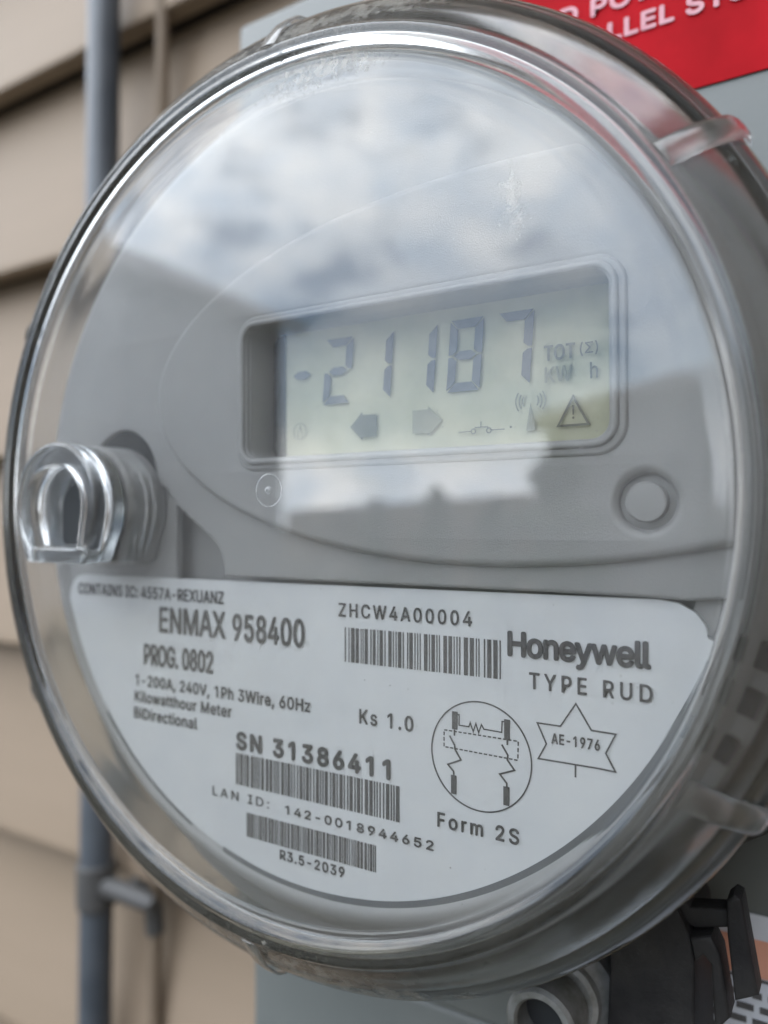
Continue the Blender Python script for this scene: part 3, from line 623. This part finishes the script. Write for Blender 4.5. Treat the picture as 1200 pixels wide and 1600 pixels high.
plant('added_evergreen_tree', 'crown', 'small dark evergreen tree added at the corner of the low grey house', 'tree', -2.75, -8.1, 1.0, 0.62, 5200, True)
for sx, sy, sz, sw, lb_ in ((-4.3, -9.9, 0.32, 0.7, 'added shrub against the fence nearest the low grey house'), (-6.0, -11.4, 0.55, 0.8, 'taller middle added shrub against the fence between the houses'), (-8.6, -13.6, 0.45, 0.9, 'added shrub against the fence nearest the tall grey house')):
    plant('added_shrub', 'foliage', lb_, 'shrub', sx, sy, sz, sw, 1800, False, 'added shrubs along the fence')

# ------------------------------------------------------------------ conduit on the siding, with a strip painting its shade
co = thing('conduit_pipe', 'blue grey vertical conduit pipe on the siding left of the meter', 'pipe')
tube('pipe_run', [(-2.87, 1.80, 5.6), (-2.90, 1.80, 2.5), (-2.945, 1.80, -2.22)], 0.102, M_pipe, co, 32)
tube('pipe_run', [(-2.945, 1.80, -2.46), (-2.97, 1.80, -4.6), (-3.0, 1.80, -20.4)], 0.102, M_pipe, co, 32)
tube('tee_fitting', [(-2.945, 1.80, -2.20), (-2.945, 1.80, -2.215), (-2.945, 1.80, -2.22), (-2.945, 1.80, -2.46), (-2.945, 1.80, -2.465), (-2.945, 1.80, -2.48)], [0.11, 0.12, 0.12, 0.12, 0.12, 0.11], M_fit, co, 32)
tube('side_branch', [(-2.90, 1.80, -2.33), (-2.70, 1.80, -2.33), (-2.50, 1.80, -2.335), (-2.42, 1.80, -2.34)], [0.065, 0.06, 0.055, 0.04], M_fit, co, 32)
tube('branch_elbow', [(-2.68, 1.84, -2.30), (-2.63, 1.90, -2.36), (-2.605, 1.96, -2.46), (-2.60, 1.97, -2.62)], 0.058, M_fit, co, 24)
cb = tube('pipe_shade_strip', [(-2.53, 1.97, 5.6), (-2.545, 1.965, 3.0), (-2.57, 1.97, 1.2), (-2.55, 1.96, -1.2), (-2.60, 1.97, -2.0), (-2.60, 1.97, -4.5), (-2.62, 1.97, -20.4)], 0.042, M_pipeshade, None, 20)  # strip in a darkened siding tone, standing in for shade beside the pipe
cb['label'] = 'thin taupe strip painting the shade on the siding just right of the conduit pipe'
cb['category'] = 'painted shade'

# ------------------------------------------------------------------ grey steel box behind the meter
bx = thing('meter_box', 'grey painted steel meter box on the siding with a red warning sticker', 'electrical box')
box('upper_enclosure', -0.85, 2.9, 0.80, 2.14, -1.62, 1.84, M_box, bx, 0.03)
box('lower_enclosure', -0.80, 2.85, 0.83, 2.14, -6.4, -1.625, M_box, bx, 0.03)
revolve('socket_hub', [(1.06, 0.60), (1.10, 0.60), (1.12, 0.62), (1.14, 0.80), (1.06, 0.80)], M_box, bx)
st = box('warning_sticker', 0.12, 1.75, 0.794, 0.799, 1.102, 1.95 - 0.13, M_red, bx)
st['label'] = 'red warning sticker with pale lettering'
lettering('lettering', text_loops('PARALLEL SYSTEM', 0.352, 1.105, 1.301, 0.055, 0.03, 0.0035), 0.791, M_redtxt, st)
lettering('lettering', text_loops('D POWER', 0.428, 0.835, 1.388, 0.055, 0.03, 0.0035), 0.791, M_redtxt, st)
lb = box('rating_label', 0.62, 1.45, 0.794, 0.799, -2.3, -1.075, M_lab2, bx)
lb['label'] = 'pale printed label with a salmon band low on the box'
box('colour_band', 0.63, 1.44, 0.790, 0.793, -1.232, -1.137, M_orange, lb)
slab('band_line', [[(0.63, -1.243), (1.44, -1.243), (1.44, -1.236), (0.63, -1.236)]], 0.790, 0.792, M_print, lb)
rnd = random.Random(3)
for r_ in range(12):                                              # body text of the label: too small to read in the photograph
    L_ = []
    x = 0.66
    while x < 1.38:
        wd = rnd.uniform(0.02, 0.06)
        zz = -1.272 - r_ * 0.034
        L_.append([(x, zz - .016), (x + wd, zz - .016), (x + wd, zz), (x, zz)])
        x += wd + 0.014
    slab('text_line', L_, 0.790, 0.792, M_print, lb)

# ------------------------------------------------------------------ lock below the meter
lk_ = thing('barrel_lock', 'weathered metal barrel lock with black plastic bracket under the meter, in front of the box', 'lock')
LX, LZ = 0.520, -1.252
revolve('lock_barrel', [(0.058, 0.42), (0.058, 0.35), (0.064, 0.342), (0.078, 0.342), (0.086, 0.352), (0.088, 0.42), (0.088, 0.44)], M_zinc, lk_, True, 64, LX, LZ)
revolve('barrel_insert', [(0.0, 0.41), (0.057, 0.41)], M_hole, lk_, False, 48, LX, LZ)
revolve('lock_collar', [(0.02, 0.445), (0.085, 0.445), (0.096, 0.452), (0.100, 0.470), (0.125, 0.50), (0.128, 0.60), (0.115, 0.66), (0.02, 0.66)], M_zinc, lk_, True, 64, LX + .012, LZ + .012)
SH = [('bracket_body', [(0.66, -1.05), (0.742, -0.9786), (0.8061, -0.9399), (0.8374, -0.9992), (0.8466, -1.051), (0.8451, -1.45), (0.64, -1.45)], 0.45, 0.72),
      ('bracket_arm', [(0.8104, -0.917), (0.8336, -0.9457), (0.925, -0.926), (0.930, -0.9657), (0.847, -0.9909), (0.7989, -0.978)], 0.47, 0.53),
      ('bracket_post', [(0.9168, -0.893), (0.9311, -0.8768), (0.9465, -0.8827), (0.9793, -1.0805), (0.9322, -1.1066), (0.9176, -0.9671)], 0.43, 0.50),
      ('bracket_tab', [(0.8384, -0.9992), (0.8833, -0.9836), (0.9016, -1.0208), (0.9216, -1.1519), (0.8899, -1.1934), (0.8829, -1.048), (0.867, -1.0308), (0.850, -1.0506)], 0.44, 0.52),
      ('bracket_tail', [(1.10, -0.5297), (1.10, -0.6975), (0.9081, -0.8249), (0.8129, -0.9598), (0.60, -1.02), (0.66, -0.86)], 0.54, 0.75)]
for nm, P, a, b in SH:
    slab(nm, [P], a, b, M_black, lk_, bevel=0.008, res=2)


# ------------------------------------------------------------------ the meter
mt = thing('electricity_meter', 'round electricity meter under a clear plastic cover with digital display and white nameplate', 'electricity meter')
# body: front rim of the housing and the barrel behind it
revolve('housing', [(0.0, 0.225), (0.93, 0.225), (0.93, 0.158), (0.970, 0.158), (0.982, 0.146), (0.990, 0.139), (1.000, 0.137), (1.012, 0.141), (1.030, 0.156), (1.052, 0.186), (1.068, 0.214), (1.082, 0.226),
                    (1.104, 0.228), (1.111, 0.234), (1.111, 0.262), (1.09, 0.275), (1.02, 0.30), (1.0, 0.34), (1.0, 0.62), (0.0, 0.62)], M_body, mt, True, 240, angle=40)
for ang in (-17.2, -22.2, -27.7):                              # small square vents in the rim of the housing
    a = math.radians(ang)
    sl = box('vent_slot', 1.046, 1.098, 0.196, 0.245, -0.025, 0.025, M_hole, mt)
    sl.data.transform(Matrix.Rotation(-a, 4, 'Y'))
revolve('meter_base', [(1.0, 0.56), (1.134, 0.56), (1.134, 0.60), (1.0, 0.60)], M_black, mt)
sr = revolve('sealing_ring', [(1.165, 0.50), (1.185, 0.49), (1.195, 0.50), (1.195, 0.58), (1.185, 0.60), (1.14, 0.60), (1.14, 0.58), (1.165, 0.57)], M_zinc, mt)

# upper grey face with a pocket for the boss at the left and the straight edge above the nameplate
def arc(cx, cz, r, a0, a1, n):
    return [(cx + r * math.cos(math.radians(a0 + (a1 - a0) * k / n)), cz + r * math.sin(math.radians(a0 + (a1 - a0) * k / n))) for k in range(n + 1)]
Rp = 0.998
face = arc(0, 0, Rp, -11.8, 176.0, 120)
face += [(-0.90, 0.06), (-0.815, 0.06)] + arc(-0.668, 0.062, 0.140, 178, 8, 22) + [(-0.515, 0.045)]
face += [(-0.474, 0.02), (-0.455, -0.012), (-0.41, -0.045), (-0.315, -0.108), (-0.292, -0.128), (-0.279, -0.150), (-0.270, -0.190), (-0.268, -0.209)]
face += [(0.80, -0.209), (0.90, -0.213)]
hole_btn = circle(0.829, -0.027, 0.053, 56)
bez_hole = rrect(-0.175, 0.775, 0.085, 0.445, 0.05)
slab('upper_face', [face, bez_hole, hole_btn], 0.129, 0.156, M_plate, mt, bevel=0.009)
# raised oval field round the display
oval = []
for k in range(220):
    a = 2 * PI * k / 220
    x, z = 0.5 + 1.0 * math.cos(a), 0.27 + 0.43 * math.sin(a)
    r = math.hypot(x, z)
    if r > 0.985:
        x, z = x * 0.985 / r, z * 0.985 / r
    oval.append((x, z))
slab('raised_oval_field', [oval, bez_hole[:], circle(0.829, -0.027, 0.053, 56)], 0.104, 0.140, M_plate, mt, bevel=0.020, res=5)
# display bezel: outer low ring, inner raised lip, recess walls
slab('display_bezel', [rrect(-0.193, 0.798, 0.065, 0.458, 0.062), rrect(-0.160, 0.762, 0.098, 0.430, 0.036)], 0.094, 0.150, M_plate, mt, bevel=0.008, res=4)
slab('bezel_lip', [rrect(-0.178, 0.783, 0.080, 0.444, 0.050), rrect(-0.163, 0.768, 0.095, 0.430, 0.036)], 0.084, 0.104, M_body, mt, bevel=0.0072, res=4)
slab('recess_wall', [rrect(-0.180, 0.785, 0.080, 0.448, 0.04), rrect(-0.158, 0.764, 0.099, 0.431, 0.034)], 0.112, 0.212, M_plate, mt, bevel=0.001)
# button
slab('button', [circle(0.829, -0.027, 0.0385, 56)], 0.104, 0.140, M_plate, mt, bevel=0.004)
slab('button_well', [circle(0.829, -0.027, 0.06, 56)], 0.128, 0.131, M_plate, mt)

# boss: grey lug behind, clear moulding in front
def arch(cx, cz, r, zb, n=36, fr=0.02):
    P = [(cx + r * math.cos(PI * k / n), cz + r * math.sin(PI * k / n)) for k in range(n + 1)]
    P += [(cx - r, zb + fr), (cx - r + fr * .3, zb + fr * .3), (cx - r + fr, zb), (cx + r - fr, zb), (cx + r - fr * .3, zb + fr * .3), (cx + r, zb + fr)]
    return P
def tucked(cx, cz, r, zb, deg=34, n=44, fr=0.03):
    # arch whose sides draw in towards a flat foot
    a0 = math.radians(-deg)
    P = [(cx + r * math.cos(a0 + (PI - 2 * a0) * k / n), cz + r * math.sin(a0 + (PI - 2 * a0) * k / n)) for k in range(n + 1)]
    xl = r * math.cos(a0) - 0.10 * r
    return P + [(cx - xl, zb + fr), (cx - xl + fr * .3, zb + fr * .3), (cx - xl + fr, zb), (cx + xl - fr, zb), (cx + xl - fr * .3, zb + fr * .3), (cx + xl, zb + fr)]
BX, BZ = -0.685, -0.022
slab('pocket_floor', [arc(0, 0, 0.95, 120, 240, 60)], 0.1572, 0.18, M_body, mt)
slab('boss_hole', [circle(-0.668, 0.062, 0.146, 64)], 0.140, 0.1565, M_hole, mt)
slab('lug', [tucked(BX + .005, BZ, 0.174, -0.182, 26)], 0.022, 0.158, M_plate, mt, bevel=0.022, res=5)
slab('optical_window', [arch(BX + 0.03, BZ + .01, 0.10, -0.125, fr=.008)], 0.017, 0.022, M_hole, mt, bevel=0.001)
for px, pz in ((-0.592, 0.118), (-0.575, 0.09)):
    revolve('retaining_screw', [(0.0, 0.142), (0.008, 0.143), (0.012, 0.1495)], M_screw, mt, False, 20, px, pz)

slab('port_insert', [arch(BX + .028, BZ - .004, 0.072, -0.122, fr=.008)], -0.0385, -0.0375, M_hole, mt)
# display
slab('lcd_panel', [rrect(-0.175, 0.778, 0.088, 0.446, 0.01)], 0.206, 0.213, M_lcdback, mt)
LCD = 'lcd_panel'
flush()
lcd = [o for o in mt.children if o.name.startswith('lcd_panel')][0]
def seg_poly(ch):
    # segments in a unit cell (w .082, h .165, stroke .0165)
    W, H, t, g = 0.084, 0.165, 0.0205, 0.0022
    h2 = H / 2
    S = {'a': [(g, H), (W - g, H), (W - t - g * .2, H - t), (t + g * .2, H - t)],
         'b': [(W, H - g * 1.6), (W, h2 + g), (W - t * .5, h2 + t * .15), (W - t, h2 + t * .55), (W - t, H - t - g)],
         'c': [(W, g * 1.6), (W, h2 - g), (W - t * .5, h2 - t * .15), (W - t, h2 - t * .55), (W - t, t + g)],
         'd': [(g, 0), (W - g, 0), (W - t - g * .2, t), (t + g * .2, t)],
         'e': [(0, g * 1.6), (0, h2 - g), (t * .5, h2 - t * .15), (t, h2 - t * .55), (t, t + g)],
         'f': [(0, H - g * 1.6), (0, h2 + g), (t * .5, h2 + t * .15), (t, h2 + t * .55), (t, H - t - g)],
         'g': [(t * .7, h2), (t * 1.35, h2 + t * .5), (W - t * 1.35, h2 + t * .5), (W - t * .7, h2), (W - t * 1.35, h2 - t * .5), (t * 1.35, h2 - t * .5)]}
    on = {'2': 'abged', '1': 'bc', '8': 'abcdefg', '7': 'abc', '-': 'g'}[ch]
    return [S[k] for k in on]
for ch, x in (('-', -0.110), ('2', 0.0045), ('1', 0.1215), ('1', 0.2405), ('8', 0.3585), ('7', 0.4775)):
    loops = [[(x + px + pz * 0.075, 0.2345 + pz) for px, pz in P] for P in seg_poly(ch)]
    slab('digit' if ch != '-' else 'minus_sign', loops, 0.199, 0.2, M_lcdink, lcd)
Y1, Y2 = 0.199, 0.2
lettering('lcd_lettering', text_loops('TOT', 0.5947, 0.664, 0.2808, 0.034, 0.02, 0.0012), Y1, M_inkmid, lcd)
lettering('lcd_lettering', text_loops('(Σ)', 0.6735, 0.7125, 0.288, 0.024, 0.02, 0.0004), Y1, M_inkmid, lcd)
lettering('lcd_lettering', text_loops('KW', 0.5963, 0.6575, 0.2345, 0.034, 0.02, 0.0010), Y1, M_inkfaint, lcd)
lettering('lcd_lettering', text_loops('h', 0.6950, 0.7118, 0.2345, 0.0345, 0.0, 0.0006), Y1, M_inkmid, lcd)
slab('left_arrow', [[(0.09, 0.1723), (0.126, 0.207), (0.126, 0.2), (0.1674, 0.1995), (0.1673, 0.1449), (0.1265, 0.1449), (0.1259, 0.1376)]], Y1, Y2, M_inkmid, lcd)
slab('right_arrow', [[(0.2685, 0.2), (0.311, 0.2), (0.3111, 0.2075), (0.347, 0.1725), (0.31, 0.1375), (0.3095, 0.1455), (0.2684, 0.1455)]], Y1, Y2, M_inkfaint, lcd)
L_ = []
L_ += stroke([(0.3896, 0.141), (0.4196, 0.141)], .0024)
L_ += stroke([(0.4300, 0.149), (0.4630, 0.149)], .0028)
L_ += stroke([(0.4455, 0.1502), (0.4456, 0.1618)], .0022)
L_ += stroke([(0.4722, 0.1413), (0.503, 0.1413)], .0024)
for cx in (0.4268, 0.4652):
    L_ += [circle(cx, 0.1408, .0068, 24), circle(cx, 0.1408, .0042, 24)]
L_ += [circle(0.5175, 0.1452, .0026, 12)]
slab('switch_symbol', L_, Y1, Y2, M_inkmid, lcd)
L_ = [[(0.5635, 0.1955), (0.5535, 0.134), (0.5755, 0.134)]]
for s in (-1, 1):
    for r in (0.018, 0.026, 0.034):
        L_ += stroke([(0.5635 + s * r * math.cos(a), 0.1985 + r * math.sin(a)) for a in [(-0.62 + 1.24 * k / 8) for k in range(9)]], .0030)
slab('antenna_symbol', L_, Y1, Y2, M_inkfaint, lcd)
L_ = stroke([(0.6585, 0.2000), (0.6255, 0.1400), (0.6915, 0.1400)], .0050, True)
L_ += [[(0.6562, 0.182), (0.6608, 0.182), (0.6600, 0.162), (0.6570, 0.162)], circle(0.6585, 0.1555, .0025, 12)]
slab('warning_triangle', L_, Y1, Y2, M_inkmid, lcd)
L_ = [circle(-0.068, 0.172, .0215, 32), circle(-0.068, 0.172, .0190, 32)] + stroke([(-0.076, 0.158), (-0.068, 0.186), (-0.060, 0.158)], .002)
slab('ring_symbol', L_, Y1, Y2, M_inkfaint, lcd)
slab('recess_shade_strip', [rrect(-0.174, -0.118, 0.090, 0.445, 0.004)], 0.202, 0.205, M_hole, lcd)  # dark strip painting the recess shade along the display's left edge
# clear pane over the display
M_pane = glass_mat('clear_display_window', (1, 1, 1), dust=0)

# ------------------------------------------------------------------ nameplate
np_out = arc(0, 0, 0.976, -18.4, -160.6, 130)
np_l = [(-0.930, -0.300), (-0.925, -0.268), (-0.912, -0.246), (-0.893, -0.231), (-0.870, -0.2255)]
np_r = [(0.845, -0.2140), (0.878, -0.2190), (0.905, -0.2340), (0.921, -0.2570), (0.928, -0.285)]
slab('nameplate', [np_out + np_l + np_r], 0.146, 0.1575, M_label, mt)
slab('nameplate_groove', [arc(0, 0, 0.985, -19.2, -106.8, 90) + arc(0, 0, 0.972, -106.8, -19.2, 90)], 0.1435, 0.1455, M_groove, mt)
slab('nameplate_groove', [arc(0, 0, 0.984, -114, -140, 30) + arc(0, 0, 0.977, -140, -114, 30)], 0.1435, 0.1455, M_groove, mt)
flush()
nm = [o for o in mt.children if o.name == 'nameplate'][0]
PY, PB = 0.1445, 0.1452
LETTERING = [
 ('CONTAINS IC: 4557A-REXUANZ',-0.8858,-0.2818,-0.2852,0.035,.02,.0013),
 ('ENMAX',-0.5293,-0.2752,-0.3776,0.0735,.0,.0022),
 ('958400',-0.251,-0.0108,-0.379,0.0719,.02,.0022),
 ('PROG. 0802',-0.5923,-0.3209,-0.4753,0.0615,.0,.0022),
 ('1-200A, 240V, 1Ph 3Wire, 60Hz',-0.6273,0.008,-0.5377,0.0325,.03,.0013),
 ('Kilowatthour Meter',-0.6301,-0.2533,-0.5849,0.0317,.03,.0011),
 ('BiDirectional',-0.6328,-0.3794,-0.6336,0.0325,.03,.0011),
 ('ZHCW4A00004',0.0929,0.4487,-0.2935,0.0334,.12,.0010),
 ('Honeywell',0.5312,0.8286,-0.3503,0.0545,-.03,.0027),
 ('TYPE RUD',0.5794,0.8296,-0.4142,0.0351,.16,.0010),
 ('Ks 1.0',0.1529,0.3007,-0.5445,0.0356,.10,.0012),
 ('SN 31386411',-0.2372,0.2396,-0.6646,0.048,.10,.0030),
 ('LAN ID:',-0.3221,-0.1245,-0.7998,0.0240,.14,.0004),
 ('142-0018944652',-0.0719,0.3529,-0.803,0.0226,.12,.0010),
 ('R3.5-2039',-0.0891,0.1103,-0.9207,0.0256,.08,.0012),
 ('Form 2S',0.3619,0.5566,-0.7459,0.0334,.12,.0012),
 ('AE-1976',0.6273,0.7281,-0.5214,0.0221,.06,.0008)]
for s, x0, x1, z, cap, tr, e in LETTERING:
    lettering('lettering', text_loops(s, x0, x1, z, cap, tr, e), PY, M_print, nm)
def bars(widths, x0, x1, zt, zb):
    tot = sum(widths); x = x0; L_ = []
    for i, w_ in enumerate(widths):
        d = (x1 - x0) * w_ / tot
        if i % 2 == 0:
            L_.append([(x, zb), (x + d, zb), (x + d, zt), (x, zt)])
        x += d
    slab('barcode', L_, PY, PB, M_print, nm)
def code39(n, seed):
    r = random.Random(seed); W = []
    for c in range(n):
        b = [1, 1, 1, 1, 1, 1, 1, 1, 1]
        for k in r.sample((0, 2, 4, 6, 8), 2): b[k] = 2.6
        b[r.choice((1, 3, 5, 7))] = 1.3
        W += b + ([1.7] if c < n - 1 else [])
    return W
# the first barcode's bars are wide enough to follow one by one
B1 = [8, 20, 6, 12, 26, 8, 22, 14, 5, 9, 5, 9, 22, 18, 8, 10, 18, 14, 5, 10, 22, 12, 6, 20, 22, 10, 6, 12, 6, 10, 22, 10, 7, 22, 7, 8, 22, 12, 6, 12, 6, 10, 6, 22, 22, 10, 6, 10, 22, 10, 6, 10, 6, 22, 22, 10, 22, 10, 6, 12, 6, 10, 7, 22, 24, 12, 24, 12, 6, 10, 6, 26, 8, 12, 24, 12, 24, 12, 7]
bars(B1, 0.1104, 0.5153, -0.3185, -0.4015)
bars(code39(10, 5), -0.2385, 0.263, -0.6745, -0.757)
bars(code39(11, 8), -0.2011, 0.199, -0.8243, -0.887)
# wiring diagram
L_ = [circle(0.466, -0.5738, 0.1196, 90), circle(0.466, -0.5738, 0.1164, 90)]
slab('diagram_circle', L_, PY, PB, M_print, nm)
L_ = [[(0.3988, -0.484), (0.4126, -0.484), (0.4120, -0.5235), (0.3986, -0.5235)], [(0.5228, -0.4853), (0.5363, -0.4853), (0.5355, -0.528), (0.5228, -0.528)],
      [(0.396, -0.625), (0.4097, -0.625), (0.4093, -0.6663), (0.3960, -0.6663)], [(0.5205, -0.628), (0.5347, -0.628), (0.5341, -0.668), (0.5205, -0.668)]]
slab('diagram_blades', L_, PY, PB, M_print, nm)
L_ = stroke([(0.4117, -0.4896), (0.4163, -0.4896), (0.4162, -0.5129), (0.4399, -0.5129), (0.4431, -0.504), (0.4502, -0.5218), (0.4566, -0.5038), (0.4632, -0.5228), (0.4699, -0.5044), (0.4757, -0.5134), (0.5171, -0.5144), (0.5181, -0.4911), (0.5232, -0.4905)], .0027)
for P in ([(0.4047, -0.524), (0.4046, -0.5373)], [(0.3926, -0.539), (0.4046, -0.558), (0.4064, -0.5681), (0.4205, -0.5885), (0.3882, -0.6033), (0.4021, -0.6163), (0.403, -0.6253)],
          [(0.5299, -0.5283), (0.5299, -0.5393)], [(0.517, -0.5404), (0.5311, -0.561), (0.5298, -0.5711), (0.5458, -0.5903), (0.5125, -0.6039), (0.5283, -0.6211), (0.5283, -0.6279)]):
    L_ += stroke(P, .0038)
slab('diagram_wiring', L_, PY, PB, M_print, nm)
L_ = []
rc = [(0.379, -0.528), (0.5545, -0.528), (0.5535, -0.568), (0.3789, -0.5652)]
for i in range(4):
    a, b = Vector(rc[i]), Vector(rc[(i + 1) % 4])
    n_ = 15 if i % 2 == 0 else 3
    for k in range(n_):
        L_ += stroke([tuple(a.lerp(b, (k + .05) / n_)), tuple(a.lerp(b, (k + .70) / n_))], .0028)
slab('diagram_dashed_box', L_, PY, PB, M_print, nm)
STAR = [(0.679, -0.4335), (0.7106, -0.483), (0.7591, -0.484), (0.7393, -0.5246), (0.7565, -0.557), (0.5988, -0.557), (0.6164, -0.5240), (0.597, -0.4833), (0.6466, -0.4835)]
slab('star_outline', stroke(STAR, .0033, True) + stroke([(0.6776, -0.5590), (0.6776, -0.5825)], .0033), PY, PB, M_print, nm)

# ------------------------------------------------------------------ clear cover
cover = revolve('clear_cover', [(0.0, 0.0), (0.25, 0.0), (0.5, 0.0), (0.75, 0.0), (0.92, 0.0), (0.985, 0.0), (0.997, -0.001), (1.004, -0.006), (1.010, -0.014), (1.017, -0.019), (1.024, -0.020), (1.030, -0.017),
      (1.036, -0.0165), (1.043, -0.019), (1.050, -0.018), (1.057, -0.010), (1.070, 0.002), (1.095, 0.018), (1.120, 0.037), (1.142, 0.058), (1.160, 0.078), (1.172, 0.096), (1.178, 0.110), (1.177, 0.126), (1.168, 0.136),
      (1.163, 0.150), (1.162, 0.30), (1.162, 0.565), (1.142, 0.565), (1.138, 0.30), (1.138, 0.150), (1.134, 0.120), (1.118, 0.092), (1.090, 0.064), (1.062, 0.041), (1.046, 0.020), (1.031, 0.0105), (1.017, 0.0085), (1.006, 0.015), (0.998, 0.023), (0.985, 0.0265), (0.92, 0.0265), (0.5, 0.0265), (0.0, 0.0265)],
      M_cover, mt, False, 300, angle=48)
cover.data.materials.append(M_rim)
cover.data.materials.append(M_lip)
for f_ in cover.data.polygons:
    if math.hypot(f_.center.x, f_.center.z) > 1.012 * U:
        f_.material_index = 2 if (0.100 * U < f_.center.y < 0.145 * U and math.hypot(f_.center.x, f_.center.z) > 1.16 * U) else 1
cover['label'] = 'clear domed plastic cover with a beaded rim'
def rib(ang, w=0.020, h=0.016, name='cover_rib'):
    path = [(1.052, -0.016), (1.075, 0.000), (1.10, 0.016), (1.13, 0.040), (1.155, 0.066), (1.178, 0.094), (1.186, 0.115), (1.183, 0.140)]
    V, F = [], []
    m_ = 6
    a0 = math.radians(ang)
    for i, (r, y) in enumerate(path):
        p, q = path[max(i - 1, 0)], path[min(i + 1, len(path) - 1)]
        dr, dy = q[0] - p[0], q[1] - p[1]
        l = math.hypot(dr, dy)
        nr, ny = dy / l, -dr / l
        e = 0.55 if i in (0, len(path) - 1) else 1.0
        for k in range(m_ + 1):
            t_ = PI * k / m_
            off = 0.0022 + h * e * math.sin(t_)
            s = w * math.cos(t_)
            rr, yy = r + nr * off, y + ny * off
            V.append((rr * math.cos(a0) - s * math.sin(a0), yy, rr * math.sin(a0) + s * math.cos(a0)))
    c = m_ + 1
    for i in range(len(path) - 1):
        for k in range(c):
            F.append([i * c + k, i * c + (k + 1) % c, (i + 1) * c + (k + 1) % c, (i + 1) * c + k])
    F.append(list(range(c))); F.append(list(range((len(path) - 1) * c, len(path) * c)))
    return pydata(name, V, F, M_rib, cover, True, 50)
for ang in (33, 90.5, 152, 211.5, 266.5, -30):
    rib(ang, 0.030 if ang in (33, -30) else 0.022, 0.007)
revolve('gate_mark', [(0.0, -0.0075), (0.004, -0.007), (0.008, -0.0045), (0.010, -0.0005)], M_clear, cover, True, 24, -0.014, 0.011)
revolve('gate_ring', [(0.0375, -0.0004), (0.0380, -0.0010), (0.0388, -0.0010), (0.0393, -0.0004)], M_clear, cover, True, 64, -0.014, 0.011)
# clear boss standing on the cover in front of the lug
slab('clear_boss', [tucked(BX, BZ, 0.177, -0.176, fr=.016), tucked(BX, BZ, 0.110, -0.131, 20, fr=.006)], -0.102, -0.040, M_clear, cover, bevel=0.014, res=5)
slab('clear_boss', [tucked(BX, BZ, 0.171, -0.172, fr=.016)], -0.037, -0.0015, M_clear, cover, bevel=0.008, res=4)
flush()
